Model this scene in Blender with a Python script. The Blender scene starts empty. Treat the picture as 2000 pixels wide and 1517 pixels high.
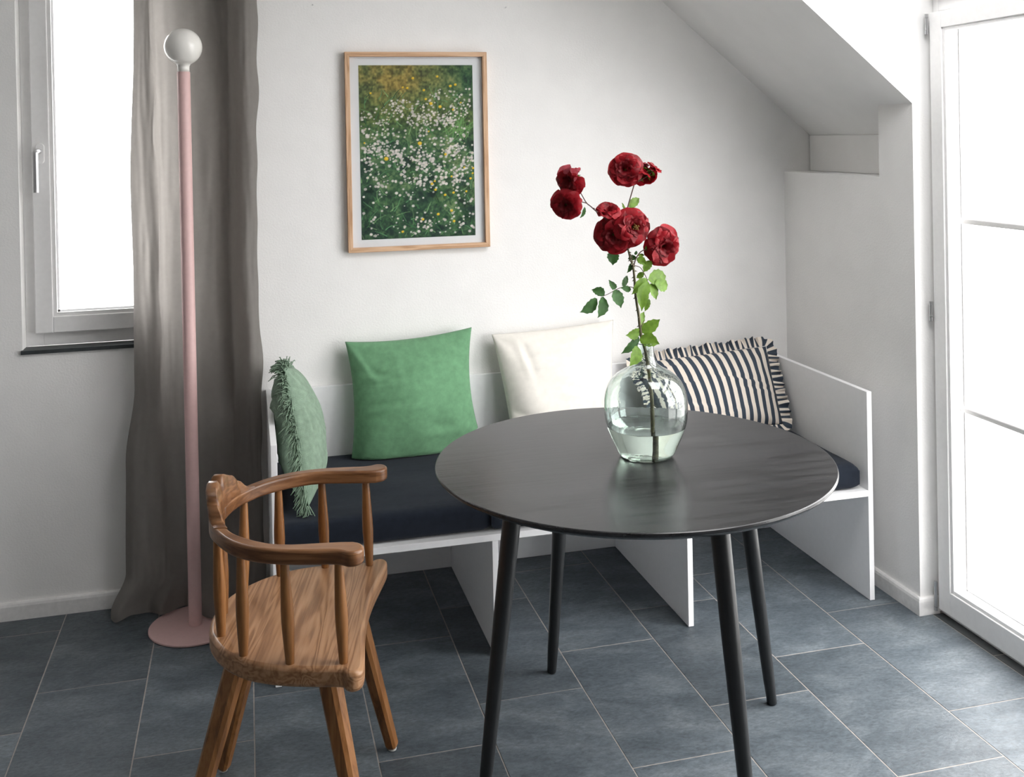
import bpy, bmesh, math, random
import numpy as np
from mathutils import Vector, Matrix, noise

random.seed(11)
rng = np.random.RandomState(5)
S = bpy.context.scene
C = S.collection
PI = math.pi

# ------------------------------------------------------------------ camera
def set_camera():
    yaw, pitch, roll = 0.2513, -0.0078, -0.0194
    fw = Vector((math.sin(yaw) * math.cos(pitch), math.cos(yaw) * math.cos(pitch), math.sin(pitch)))
    right = Vector((math.cos(yaw), -math.sin(yaw), 0))
    up = right.cross(fw)
    r2 = right * math.cos(roll) + up * math.sin(roll)
    u2 = up * math.cos(roll) - right * math.sin(roll)
    cam = bpy.data.cameras.new('camera')
    o = bpy.data.objects.new('camera', cam)
    C.objects.link(o)
    m = Matrix((r2, u2, -fw)).transposed().to_4x4()
    m.translation = Vector((-0.3155, -3.728, 1.5579))
    o.matrix_world = m
    cam.sensor_width = 36
    cam.lens = 36.515
    cam.shift_y = -0.2375
    cam.clip_start = 0.02
    S.camera = o
set_camera()

# ------------------------------------------------------------------ world, light, exposure
S.view_settings.view_transform = 'Standard'
S.view_settings.look = 'None'
S.view_settings.gamma = 1
S.view_settings.use_curve_mapping = False
S.view_settings.exposure = 0.0
W = bpy.data.worlds.new('overcast_sky')
S.world = W
W.use_nodes = True
W.node_tree.nodes['Background'].inputs[0].default_value = (1.0, 0.99, 0.985, 1)
W.node_tree.nodes['Background'].inputs[1].default_value = 11.6
S.cycles.max_bounces = 14
S.cycles.diffuse_bounces = 6
S.cycles.transmission_bounces = 12
S.cycles.transparent_max_bounces = 12
S.cycles.caustics_refractive = True

def portal(name, loc, size_x, size_y, direction):
    l = bpy.data.lights.new(name, 'AREA')
    l.shape = 'RECTANGLE'; l.size = size_x; l.size_y = size_y
    l.cycles.is_portal = True
    o = bpy.data.objects.new(name, l); C.objects.link(o)
    o.location = loc
    o.rotation_euler = Vector(direction).to_track_quat('-Z', 'Y').to_euler()
portal('portal_door', (1.93, -1.75, 1.2), 2.45, 1.86, (-1, 0, 0))
portal('portal_fill_opening', (1.2, -2.08, 2.80), 0.9, 1.15, (0, 0, -1))  # samples the sky through the added ceiling opening, an unseen fill source
portal('portal_window', (-0.79, 0.17, 1.55), 0.52, 1.45, (0, -1, 0))


# ------------------------------------------------------------------ materials
def lin(r, g, b):
    f = lambda c: ((c / 255 + 0.055) / 1.055) ** 2.4 if c > 10 else c / 255 / 12.92
    return (f(r), f(g), f(b), 1)

class NT:
    def __init__(s, name):
        s.m = bpy.data.materials.new(name); s.m.use_nodes = True
        s.t = s.m.node_tree; s.n = s.t.nodes; s.l = s.t.links
        s.b = s.n['Principled BSDF']; s.out = s.n['Material Output']
    def add(s, typ, **kw):
        n = s.n.new(typ)
        for k, v in kw.items():
            if k.startswith('i_'):
                n.inputs[int(k[2:]) if k[2:].isdigit() else k[2:].replace('_', ' ')].default_value = v
            else:
                setattr(n, k, v)
        return n
    def link(s, a, b): s.l.new(a, b)
    def coords(s, kind='Object', scale=(1, 1, 1)):
        tc = s.add('ShaderNodeTexCoord'); mp = s.add('ShaderNodeMapping')
        mp.inputs['Scale'].default_value = scale
        s.link(tc.outputs[kind], mp.inputs[0])
        return mp.outputs[0]
    def noise(s, vec, scale, detail=4, rough=0.5, dist=0):
        n = s.add('ShaderNodeTexNoise')
        n.inputs['Scale'].default_value = scale; n.inputs['Detail'].default_value = detail
        n.inputs['Roughness'].default_value = rough; n.inputs['Distortion'].default_value = dist
        s.link(vec, n.inputs['Vector'])
        return n.outputs['Fac']
    def ramp(s, fac, stops):
        r = s.add('ShaderNodeValToRGB')
        el = r.color_ramp.elements
        while len(el) < len(stops): el.new(0.5)
        for e, (p, c) in zip(el, stops):
            e.position = p; e.color = c
        s.link(fac, r.inputs[0])
        return r.outputs[0]
    def bump(s, h, strength, dist):
        b = s.add('ShaderNodeBump')
        b.inputs['Strength'].default_value = strength; b.inputs['Distance'].default_value = dist
        s.link(h, b.inputs['Height']); s.link(b.outputs[0], s.b.inputs['Normal'])
        return b
    def base(s, col, rough=0.5, spec=0.5, metal=0):
        s.b.inputs['Base Color'].default_value = col
        s.b.inputs['Roughness'].default_value = rough
        s.b.inputs['Specular IOR Level'].default_value = spec
        s.b.inputs['Metallic'].default_value = metal
        return s

def plain(name, col, rough=0.5, spec=0.5, metal=0, nscale=60, var=0.06, bump=0.0, bdist=0.001):
    k = NT(name).base(col, rough, spec, metal)
    v = k.coords()
    f = k.noise(v, nscale, 5)
    lo = tuple(c * (1 - var) for c in col[:3]) + (1,); hi = tuple(min(1, c * (1 + var)) for c in col[:3]) + (1,)
    k.link(k.ramp(f, [(0.3, lo), (0.7, hi)]), k.b.inputs['Base Color'])
    if bump: k.bump(f, bump, bdist)
    return k.m

def plaster(name, col, strength=0.35):
    k = NT(name).base(col, 0.9, 0.2)
    v = k.coords()
    a = k.noise(v, 150, 5, 0.6); b = k.noise(v, 9, 3)
    mx = k.add('ShaderNodeMath', operation='MULTIPLY_ADD'); mx.inputs[1].default_value = 0.35
    k.link(b, mx.inputs[0]); k.link(a, mx.inputs[2])
    k.bump(mx.outputs[0], strength, 0.003)
    lo = tuple(c * 0.975 for c in col[:3]) + (1,)
    k.link(k.ramp(b, [(0.35, lo), (0.65, col)]), k.b.inputs['Base Color'])
    return k.m

def fabric(name, col, weave=900, bump=0.25, rough=0.95, var=0.12, sheen=0.1, transl=0):
    k = NT(name).base(col, rough, 0.15)
    v = k.coords()
    wa = k.add('ShaderNodeTexWave', bands_direction='X'); wb = k.add('ShaderNodeTexWave', bands_direction='Z')
    for w in (wa, wb):
        w.inputs['Scale'].default_value = weave / 6.28; w.inputs['Distortion'].default_value = 2.0
        w.inputs['Detail'].default_value = 1; w.inputs['Detail Scale'].default_value = 2
        k.link(v, w.inputs[0])
    mx = k.add('ShaderNodeMath', operation='ADD'); k.link(wa.outputs['Fac'], mx.inputs[0]); k.link(wb.outputs['Fac'], mx.inputs[1])
    n = k.noise(v, 45, 5, 0.6)
    lo = tuple(c * (1 - var) for c in col[:3]) + (1,); hi = tuple(min(1, c * (1 + var)) for c in col[:3]) + (1,)
    k.link(k.ramp(n, [(0.3, lo), (0.7, hi)]), k.b.inputs['Base Color'])
    ad = k.add('ShaderNodeMath', operation='MULTIPLY_ADD'); ad.inputs[1].default_value = 2.0
    k.link(n, ad.inputs[0]); k.link(mx.outputs[0], ad.inputs[2])
    k.bump(ad.outputs[0], bump, 0.001)
    k.b.inputs['Sheen Weight'].default_value = sheen
    if transl:
        t = k.add('ShaderNodeBsdfTranslucent'); t.inputs[0].default_value = col
        ms = k.add('ShaderNodeMixShader'); ms.inputs[0].default_value = transl
        k.link(k.b.outputs[0], ms.inputs[1]); k.link(t.outputs[0], ms.inputs[2]); k.link(ms.outputs[0], k.out.inputs[0])
    return k.m

def wood(name, c0, c1, c2, scale, rough=0.42, bump=0.15, streak=28):
    # grain runs along the axis with the small scale value
    k = NT(name).base(c1, rough, 0.4)
    v = k.coords('Object', scale)
    big = k.noise(v, 1.0, 3, 0.5, 0.6)
    w = k.add('ShaderNodeMath', operation='MULTIPLY'); w.inputs[1].default_value = streak
    k.link(big, w.inputs[0])
    sn = k.add('ShaderNodeMath', operation='SINE'); k.link(w.outputs[0], sn.inputs[0])
    fine = k.noise(v, 6, 6, 0.65)
    ma = k.add('ShaderNodeMath', operation='MULTIPLY_ADD'); ma.inputs[1].default_value = 0.22
    k.link(sn.outputs[0], ma.inputs[0]); k.link(fine, ma.inputs[2])
    k.link(k.ramp(ma.outputs[0], [(0.2, c0), (0.5, c1), (0.8, c2)]), k.b.inputs['Base Color'])
    k.bump(ma.outputs[0], bump, 0.001)
    return k.m

def thin_glass(name, tint=(1, 1, 1, 1)):
    k = NT(name)
    k.n.remove(k.b)
    t = k.add('ShaderNodeBsdfTransparent'); t.inputs[0].default_value = tint
    g = k.add('ShaderNodeBsdfGlossy'); g.inputs['Roughness'].default_value = 0.02
    f = k.add('ShaderNodeFresnel')
    geo = k.add('ShaderNodeNewGeometry'); mr = k.add('ShaderNodeMapRange')      # same reflectance entering and leaving the pane
    mr.inputs['To Min'].default_value = 1.35; mr.inputs['To Max'].default_value = 1 / 1.35
    k.link(geo.outputs['Backfacing'], mr.inputs[0]); k.link(mr.outputs[0], f.inputs[0])
    m = k.add('ShaderNodeMixShader')
    k.link(f.outputs[0], m.inputs[0]); k.link(t.outputs[0], m.inputs[1]); k.link(g.outputs[0], m.inputs[2])
    k.link(m.outputs[0], k.out.inputs[0])
    return k.m

def solid_glass(name, col, ior, bump=0.0):
    k = NT(name).base(col, 0.0, 0.5)
    k.b.inputs['Transmission Weight'].default_value = 1
    k.b.inputs['IOR'].default_value = ior
    if bump:
        v = k.coords()
        k.bump(k.noise(v, 22, 3), bump, 0.004)
    return k.m

def slate(name):
    k = NT(name).base((0.05, 0.06, 0.07, 1), 0.45, 0.28)
    g = k.add('ShaderNodeNewGeometry'); oi = k.add('ShaderNodeObjectInfo')
    cm = k.add('ShaderNodeVectorMath', operation='SCALE'); cm.inputs['Scale'].default_value = 37.0
    cx = k.add('ShaderNodeCombineXYZ')
    for i in range(3): k.link(oi.outputs['Random'], cx.inputs[i])
    k.link(cx.outputs[0], cm.inputs[0])
    va = k.add('ShaderNodeVectorMath', operation='ADD')
    k.link(g.outputs['Position'], va.inputs[0]); k.link(cm.outputs[0], va.inputs[1])
    mp = k.add('ShaderNodeMapping'); mp.inputs['Scale'].default_value = (1, 1.8, 1); mp.inputs['Rotation'].default_value = (0, 0, 0.5)
    k.link(va.outputs[0], mp.inputs[0]); v = mp.outputs[0]
    big = k.noise(v, 5, 6, 0.62, 0.5); fine = k.noise(v, 70, 6, 0.7); lines = k.noise(v, 14, 8, 0.72, 1.2)
    col = k.ramp(big, [(0.25, (0.058, 0.073, 0.085, 1)), (0.5, (0.098, 0.118, 0.134, 1)), (0.78, (0.170, 0.194, 0.210, 1))])
    mr = k.add('ShaderNodeMapRange'); mr.inputs['To Min'].default_value = 0.82; mr.inputs['To Max'].default_value = 1.2
    k.link(oi.outputs['Random'], mr.inputs[0])
    vm = k.add('ShaderNodeVectorMath', operation='SCALE'); k.link(col, vm.inputs[0]); k.link(mr.outputs[0], vm.inputs['Scale'])
    fr = k.ramp(fine, [(0.35, (0.72, 0.72, 0.72, 1)), (0.75, (1.38, 1.38, 1.38, 1))])
    m2 = k.add('ShaderNodeVectorMath', operation='MULTIPLY'); k.link(vm.outputs[0], m2.inputs[0]); k.link(fr, m2.inputs[1])
    k.link(m2.outputs[0], k.b.inputs['Base Color'])
    k.link(k.ramp(lines, [(0.3, (0.34, 0.34, 0.34, 1)), (0.7, (0.52, 0.52, 0.52, 1))]), k.b.inputs['Roughness'])
    ad = k.add('ShaderNodeMath', operation='MULTIPLY_ADD'); ad.inputs[1].default_value = 0.25
    k.link(fine, ad.inputs[0]); k.link(lines, ad.inputs[2])
    k.bump(ad.outputs[0], 0.6, 0.004)
    return k.m

def stripes(name):
    k = NT(name).base((0.5, 0.5, 0.5, 1), 0.95, 0.15)
    uv = k.add('ShaderNodeUVMap'); sp = k.add('ShaderNodeSeparateXYZ'); k.link(uv.outputs[0], sp.inputs[0])
    fr = k.add('ShaderNodeMath', operation='FRACT'); k.link(sp.outputs[0], fr.inputs[0])
    gt = k.add('ShaderNodeMath', operation='GREATER_THAN'); gt.inputs[1].default_value = 0.5; k.link(fr.outputs[0], gt.inputs[0])
    mx = k.add('ShaderNodeMix', data_type='RGBA')
    k.link(gt.outputs[0], mx.inputs['Factor'])
    mx.inputs[6].default_value = (0.052, 0.068, 0.092, 1); mx.inputs[7].default_value = (0.80, 0.72, 0.63, 1)
    k.link(mx.outputs[2], k.b.inputs['Base Color'])
    n = k.noise(k.coords(), 300, 3); k.bump(n, 0.2, 0.001)
    return k.m

def attr_print(name):
    k = NT(name).base((0.5, 0.5, 0.5, 1), 0.6, 0.2)
    a = k.add('ShaderNodeVertexColor'); a.layer_name = 'print'
    k.link(a.outputs[0], k.b.inputs['Base Color'])
    return k.m

def leafmat(name, col, transl=0.35):
    k = NT(name).base(col, 0.5, 0.3)
    v = k.coords(); n = k.noise(v, 90, 4)
    c = k.ramp(n, [(0.3, tuple(x * 0.8 for x in col[:3]) + (1,)), (0.7, tuple(x * 1.25 for x in col[:3]) + (1,))])
    k.link(c, k.b.inputs['Base Color'])
    t = k.add('ShaderNodeBsdfTranslucent'); k.link(c, t.inputs[0])
    ms = k.add('ShaderNodeMixShader'); ms.inputs[0].default_value = transl
    k.link(k.b.outputs[0], ms.inputs[1]); k.link(t.outputs[0], ms.inputs[2]); k.link(ms.outputs[0], k.out.inputs[0])
    return k.m

M = dict(
    wall=plaster('white_plaster', (0.88, 0.872, 0.86, 1)),
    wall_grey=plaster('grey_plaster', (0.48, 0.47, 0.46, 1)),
    ceil=plaster('white_ceiling', (0.88, 0.875, 0.87, 1), 0.15),
    trim=plain('white_trim_paint', (0.80, 0.79, 0.78, 1), 0.4),
    pvc=plain('white_window_frame', (0.88, 0.875, 0.87, 1), 0.35, var=0.02),
    bead=plain('grey_glazing_bead', (0.75, 0.74, 0.73, 1), 0.4, var=0.02),
    spacer=plain('pale_spacer', (0.25, 0.25, 0.25, 1), 0.4, var=0.02),
    steel=plain('brushed_steel', (0.55, 0.55, 0.56, 1), 0.3, 0.5, 0.9, var=0.03),
    bench=plain('white_laminate', (0.88, 0.885, 0.895, 1), 0.35, var=0.015),
    navy=fabric('dark_navy_cotton', (0.0135, 0.018, 0.027, 1), 1400, 0.15, sheen=0.05),
    green=fabric('grass_green_linen', (0.145, 0.31, 0.17, 1), 1200),
    sage=fabric('sage_woven_cotton', (0.225, 0.315, 0.235, 1), 700, 0.55, var=0.18),
    fringe=plain('sage_yarn', (0.21, 0.295, 0.215, 1), 0.9, 0.1, var=0.25),
    cream=fabric('off_white_cotton', (0.82, 0.79, 0.73, 1), 1300, 0.15, var=0.04),
    stripe=stripes('navy_and_cream_stripes'),
    linen=fabric('grey_linen', (0.35, 0.33, 0.31, 1), 1100, 0.3, var=0.07, transl=0.5),
    pink=plain('dusty_pink_paint', (0.68, 0.46, 0.445, 1), 0.5, var=0.03),
    opal=plain('opal_glass', (0.82, 0.80, 0.76, 1), 0.08, 0.5, var=0.01),
    oak=wood('pale_oak', (0.46, 0.27, 0.15, 1), (0.60, 0.38, 0.23, 1), (0.68, 0.46, 0.30, 1), (30, 30, 2), 0.5),
    oakh=wood('pale_oak_across', (0.46, 0.27, 0.15, 1), (0.60, 0.38, 0.23, 1), (0.68, 0.46, 0.30, 1), (2, 30, 30), 0.5),
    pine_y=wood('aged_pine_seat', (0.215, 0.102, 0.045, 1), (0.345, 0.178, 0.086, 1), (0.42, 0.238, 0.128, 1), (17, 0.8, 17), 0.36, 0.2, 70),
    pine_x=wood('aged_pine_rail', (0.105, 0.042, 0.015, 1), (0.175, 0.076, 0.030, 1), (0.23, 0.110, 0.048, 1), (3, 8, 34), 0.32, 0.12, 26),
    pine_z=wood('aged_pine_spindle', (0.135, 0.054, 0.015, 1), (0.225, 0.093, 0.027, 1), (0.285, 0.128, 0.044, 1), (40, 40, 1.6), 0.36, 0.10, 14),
    black=wood('black_stained_wood', (0.007, 0.007, 0.008, 1), (0.014, 0.014, 0.015, 1), (0.024, 0.024, 0.026, 1), (2.2, 34, 34), 0.25, 0.12, 14),
    blackleg=plain('black_lacquer', (0.011, 0.012, 0.013, 1), 0.36, var=0.1),
    glass=thin_glass('window_glass', (0.98, 0.98, 0.98, 1)),
    vase=solid_glass('aqua_glass', (0.90, 0.975, 0.955, 1), 1.48, 0.12),
    water=solid_glass('water', (0.975, 0.985, 0.93, 1), 1.33),
    slate=slate('blue_grey_slate'),
    darkslate=plain('dark_slate', (0.035, 0.042, 0.045, 1), 0.5, var=0.2),
    grout=plain('beige_grout', (0.34, 0.31, 0.285, 1), 0.9, var=0.15),
    paper=plain('mat_board', (0.78, 0.80, 0.82, 1), 0.8, var=0.01),
    print_=attr_print('meadow_print'),
    red=leafmat('crimson_petal', (0.33, 0.008, 0.016, 1), 0.3),
    red2=leafmat('deep_crimson_petal', (0.19, 0.005, 0.010, 1), 0.25),
    rose=leafmat('faded_pink_petal', (0.56, 0.10, 0.13, 1), 0.25),
    leaf=leafmat('bright_rose_leaf', (0.15, 0.27, 0.035, 1), 0.4),
    leafd=leafmat('dark_rose_leaf', (0.045, 0.12, 0.03, 1), 0.3),
    stem=plain('thorny_stem', (0.115, 0.10, 0.05, 1), 0.5, nscale=120, var=0.5),
    stemd=plain('brown_stem', (0.075, 0.03, 0.022, 1), 0.5, nscale=120, var=0.4),
    gold=plain('rose_stamens', (0.22, 0.12, 0.02, 1), 0.7, nscale=200, var=0.4),
    ground=plain('pale_terrace_paving', (0.45, 0.45, 0.44, 1), 0.9, nscale=4, var=0.1),
    felt=plain('felt_pad', (0.5, 0.5, 0.48, 1), 0.9),
    dark=plain('gap_shade', (0.02, 0.02, 0.02, 1), 0.9),
)

# ------------------------------------------------------------------ mesh helpers
def link(name, me, mat, parent=None, smooth=None):
    if mat and not me.materials: me.materials.append(mat)
    if smooth is not None:
        me.polygons.foreach_set('use_smooth', [True] * len(me.polygons))
        if smooth < 180: me.set_sharp_from_angle(angle=math.radians(smooth))
    o = bpy.data.objects.new(name, me); C.objects.link(o)
    if parent: o.parent = parent
    return o

def mk(name, V, F, mat, parent=None, smooth=None, off=(0, 0, 0)):
    me = bpy.data.meshes.new(name)
    off = Vector(off)
    me.from_pydata([tuple(Vector(v) - off) for v in V], [], F)
    me.validate(); me.update()
    bm = bmesh.new(); bm.from_mesh(me); bmesh.ops.recalc_face_normals(bm, faces=bm.faces); bm.to_mesh(me); bm.free()
    return link(name, me, mat, parent, smooth)

def root(name, label, cat, loc=(0, 0, 0), rz=0, group=None, kind=None):
    o = bpy.data.objects.new(name, None); C.objects.link(o)
    o.empty_display_size = 0.05
    o.location = loc; o.rotation_euler = (0, 0, rz)
    return tag(o, label, cat, group, kind)

def tag(o, label=None, cat=None, group=None, kind=None):
    if label: o['label'] = label
    if cat: o['category'] = cat
    if group: o['group'] = group
    if kind: o['kind'] = kind
    return o

BOXF = [(0, 1, 2, 3), (7, 6, 5, 4), (0, 4, 5, 1), (1, 5, 6, 2), (2, 6, 7, 3), (3, 7, 4, 0)]
def boxv(x0, x1, y0, y1, z0, z1):
    return [(x0, y0, z0), (x1, y0, z0), (x1, y1, z0), (x0, y1, z0), (x0, y0, z1), (x1, y0, z1), (x1, y1, z1), (x0, y1, z1)]

def boxes(name, L, mat, parent=None, bevel=0, off=(0, 0, 0)):
    V, F = [], []
    for b in L:
        n = len(V); V += boxv(*b); F += [tuple(i + n for i in f) for f in BOXF]
    o = mk(name, V, F, mat, parent, None, off)
    if bevel:
        md = o.modifiers.new('bevel', 'BEVEL'); md.width = bevel; md.segments = 2
    return o

def box(name, b, mat, parent=None, bevel=0, off=(0, 0, 0)):
    return boxes(name, [b], mat, parent, bevel, off)

def lathe(name, prof, mat, parent=None, seg=48, a=(0, 0, 0), b=None, smooth=40, closed=False):
    """profile of (radius, height) turned about the axis from a upward, or toward b with heights as fractions"""
    a = Vector(a)
    if b is None: ax = Vector((0, 0, 1)); L = 1
    else:
        ax = Vector(b) - a; L = ax.length; ax.normalize()
    q = Vector((0, 0, 1)).rotation_difference(ax)
    V, F = [], []
    n = len(prof)
    for r, h in prof:
        for i in range(seg):
            t = 2 * PI * i / seg
            V.append(a + q @ Vector((r * math.cos(t), r * math.sin(t), h * L)))
    m = n if closed else n - 1
    for j in range(m):
        for i in range(seg):
            k = (i + 1) % seg; jj = (j + 1) % n
            F.append((j * seg + i, j * seg + k, jj * seg + k, jj * seg + i))
    if not closed:
        F.append(tuple(range(seg - 1, -1, -1))); F.append(tuple((n - 1) * seg + i for i in range(seg)))
    return mk(name, V, F, mat, parent, smooth)

def tube_data(pts, rad, seg=8, V=None, F=None):
    V = [] if V is None else V; F = [] if F is None else F
    pts = [Vector(p) for p in pts]
    n0 = len(V); up = Vector((0, 1, 0.13)).normalized()
    for i, p in enumerate(pts):
        t = (pts[min(i + 1, len(pts) - 1)] - pts[max(i - 1, 0)]).normalized()
        s = t.cross(up)
        if s.length < 1e-4: s = t.cross(Vector((1, 0, 0)))
        s.normalize(); u = s.cross(t)
        r = rad[i] if hasattr(rad, '__len__') else rad
        for k in range(seg):
            a = 2 * PI * k / seg
            V.append(p + s * (r * math.cos(a)) + u * (r * math.sin(a)))
    for i in range(len(pts) - 1):
        for k in range(seg):
            k2 = (k + 1) % seg
            F.append((n0 + i * seg + k, n0 + i * seg + k2, n0 + (i + 1) * seg + k2, n0 + (i + 1) * seg + k))
    F.append(tuple(n0 + k for k in range(seg))); F.append(tuple(n0 + (len(pts) - 1) * seg + k for k in range(seg)))
    return V, F

def spline(P, n, closed=False):
    """Catmull-Rom through P, n samples per span"""
    P = [Vector(p) for p in P]; out = []; N = len(P)
    spans = N if closed else N - 1
    for i in range(spans):
        g = (lambda k: P[k % N]) if closed else (lambda k: P[min(max(k, 0), N - 1)])
        p0, p1, p2, p3 = g(i - 1), g(i), g(i + 1), g(i + 2)
        for j in range(n):
            t = j / n
            out.append(0.5 * ((2 * p1) + (p2 - p0) * t + (2 * p0 - 5 * p1 + 4 * p2 - p3) * t * t + (3 * p1 - p0 - 3 * p2 + p3) * t ** 3))
    if not closed: out.append(P[-1])
    return out

def prism(name, outline, z0, z1, mat, parent=None, bevel=0.004, smooth=35):
    n = len(outline)
    V = [(p[0], p[1], z0) for p in outline] + [(p[0], p[1], z1) for p in outline]
    F = [tuple(range(n - 1, -1, -1)), tuple(range(n, 2 * n))] + [(i, (i + 1) % n, n + (i + 1) % n, n + i) for i in range(n)]
    o = mk(name, V, F, mat, parent, smooth)
    if bevel:
        md = o.modifiers.new('bevel', 'BEVEL'); md.width = bevel; md.segments = 3; md.limit_method = 'ANGLE'; md.angle_limit = math.radians(45)
    return o

def grid_faces(nu, nv, base=0, flip=False):
    F = []
    for j in range(nv):
        for i in range(nu):
            a = base + j * (nu + 1) + i
            f = (a, a + 1, a + nu + 2, a + nu + 1)
            F.append(f[::-1] if flip else f)
    return F

# ================================================================== THE ROOM
YE = -0.825            # plane where the sloped ceiling ends and the dormer with the door begins
XR = 1.755             # right wall face
SL = lambda x: 2.074 - 0.843 * (x - 1.242)      # height of the sloped ceiling

# floor: grout bed with slate tiles laid on it, 30 x 60 cm in a third-step bond
floor = box('floor', (-3.2, 1.9, -5.6, 0.0, -0.05, -0.0009), M['grout'])
tag(floor, 'dark blue-grey slate tile floor with thin pale joints', None, None, 'structure')
OX, TW, TL = 1.7758, 0.30, 0.60
offs = [0.13, 0.34, 0.53]
cache = {}
def tile_mesh(w, l, mat):
    key = (round(w, 3), round(l, 3), mat.name)
    if key not in cache:
        me = bpy.data.meshes.new('tile')
        e = 0.0007; h = 0.006
        x, y = w / 2, l / 2
        V = [(-x, -y, -h), (x, -y, -h), (x, y, -h), (-x, y, -h), (-x, -y, -e), (x, -y, -e), (x, y, -e), (-x, y, -e),
             (-x + e, -y + e, 0), (x - e, -y + e, 0), (x - e, y - e, 0), (-x + e, y - e, 0)]
        F = []
        for a in (0, 4):
            for i in range(4): F.append((a + i, a + (i + 1) % 4, a + 4 + (i + 1) % 4, a + 4 + i))
        F.append((8, 9, 10, 11)); F.append((3, 2, 1, 0))
        me.from_pydata(V, [], F); me.update(); me.materials.append(mat)
        cache[key] = me
    return cache[key]
J = 0.0032
def put_tile(x0, x1, y0, y1, mat=None):
    if y1 - y0 < 0.02 or x1 - x0 < 0.01: return
    o = bpy.data.objects.new('tile', tile_mesh(x1 - x0 - J, y1 - y0 - J, mat or M['slate'])); C.objects.link(o)
    o.parent = floor
    dz = 0 if mat else random.uniform(-0.0005, 0.0003)
    o.location = ((x0 + x1) / 2, (y0 + y1) / 2, dz)
for c in range(-1, 17):
    x1 = OX - TW * c; x0 = x1 - TW
    if c == -1: continue
    if c == 0: x1 = 1.792
    y = -offs[c % 3] + TL
    while y > -4.4:
        a, b = y - TL, min(y, -0.002)
        if b > a: put_tile(max(x0, -3.195), x1, a, b)
        y -= TL
# dark stone strip in front of the glazed door
yy = YE - 0.01
for y0 in (-1.115, -1.715, -2.315, -2.915, -3.515):
    put_tile(1.792, 1.835, y0, yy, M['darkslate']); yy = y0

# back wall with the window opening
WX0, WX1, WZ0, WZ1 = -1.043, -0.545, 0.877, 2.22
wb = boxes('wall_back', [(-3.4, WX0, 0, 0.2, 0, 2.62), (WX1, 1.93, 0, 0.2, 0, 2.62), (WX0, WX1, 0, 0.2, 0, WZ0), (WX0, WX1, 0, 0.2, WZ1, 2.62)], M['wall'])
tag(wb, 'white rough plastered back wall behind the bench', None, None, 'structure')
XE = 1.93
def right_wall():
    V, F = [], []
    for bx in [(XR, XE, YE, 0, 0, 1.40), (1.90, XE, -0.64, 0, 1.40, 1.50), (1.838, XE, -5.6, -2.70, 0, 2.62), (1.838, XE, -2.70, YE, 2.46, 2.62)]:
        n = len(V); V += boxv(*bx); F += [tuple(i + n for i in f) for f in BOXF]
    n = len(V)
    q = [(XR, 1.40), (XE, 1.40), (XE, SL(XE)), (XR, SL(XR))]      # pier beside the niche, up to the slope
    V += [(x, YE, z) for x, z in q] + [(x, -0.64, z) for x, z in q]
    F += [tuple(i + n for i in f) for f in BOXF]
    return mk('wall_right', V, F, M['wall'])
wr = right_wall()
tag(wr, 'white plastered right wall with a shallow niche under the slope', None, None, 'structure')
x0, x1 = 0.618, XE
V = [(x0, YE, SL(x0)), (x1, YE, SL(x1)), (x1, YE, 2.62), (x0, YE, 2.62)]
V += [(a, 0.0, c) for a, b, c in V]
ws = mk('ceiling', V, [(0, 1, 2, 3), (7, 6, 5, 4), (0, 4, 5, 1), (1, 5, 6, 2), (2, 6, 7, 3), (3, 7, 4, 0)], M['ceil'])
tag(ws, 'sloped white ceiling ending in a dormer cheek above the door', None, None, 'structure')
RX0, RX1, RY0, RY1 = 0.75, 1.65, -2.65, -1.50           # unseen opening added in the ceiling for fill light
tag(boxes('ceiling', [(-3.4, RX0, -5.7, 0.2, 2.62, 2.75), (RX1, 1.93, -5.7, 0.2, 2.62, 2.75), (RX0, RX1, -5.7, RY0, 2.62, 2.75), (RX0, RX1, RY1, 0.2, 2.62, 2.75)], M['ceil']), 'flat white ceiling above the room', None, None, 'structure')
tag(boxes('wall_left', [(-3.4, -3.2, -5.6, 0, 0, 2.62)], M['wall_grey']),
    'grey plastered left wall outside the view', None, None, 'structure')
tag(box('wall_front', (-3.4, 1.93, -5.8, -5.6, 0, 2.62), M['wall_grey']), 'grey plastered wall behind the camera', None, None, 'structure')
tag(box('trim_1', (1.868, 1.88, -0.66, -0.006, 1.401, 1.541), M['wall'], bevel=0.001), 'white board closing the back of the wall niche', None, None, 'structure')
tag(boxes('trim_2', [(1.886, 1.8985, -0.012, -0.0005, 1.402, 1.548), (1.886, 1.8985, -0.63, -0.012, 1.5435, 1.548)], M['dark']), 'dark strip standing in for shade in the joint around the niche board', None, None, 'structure')  # black backing strip gives the open joint its shade by colour
tag(box('ground', (-30, 30, -30, 30, -0.35, -0.30), M['ground']), 'pale ground outside the windows', None, None, 'structure')

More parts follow.
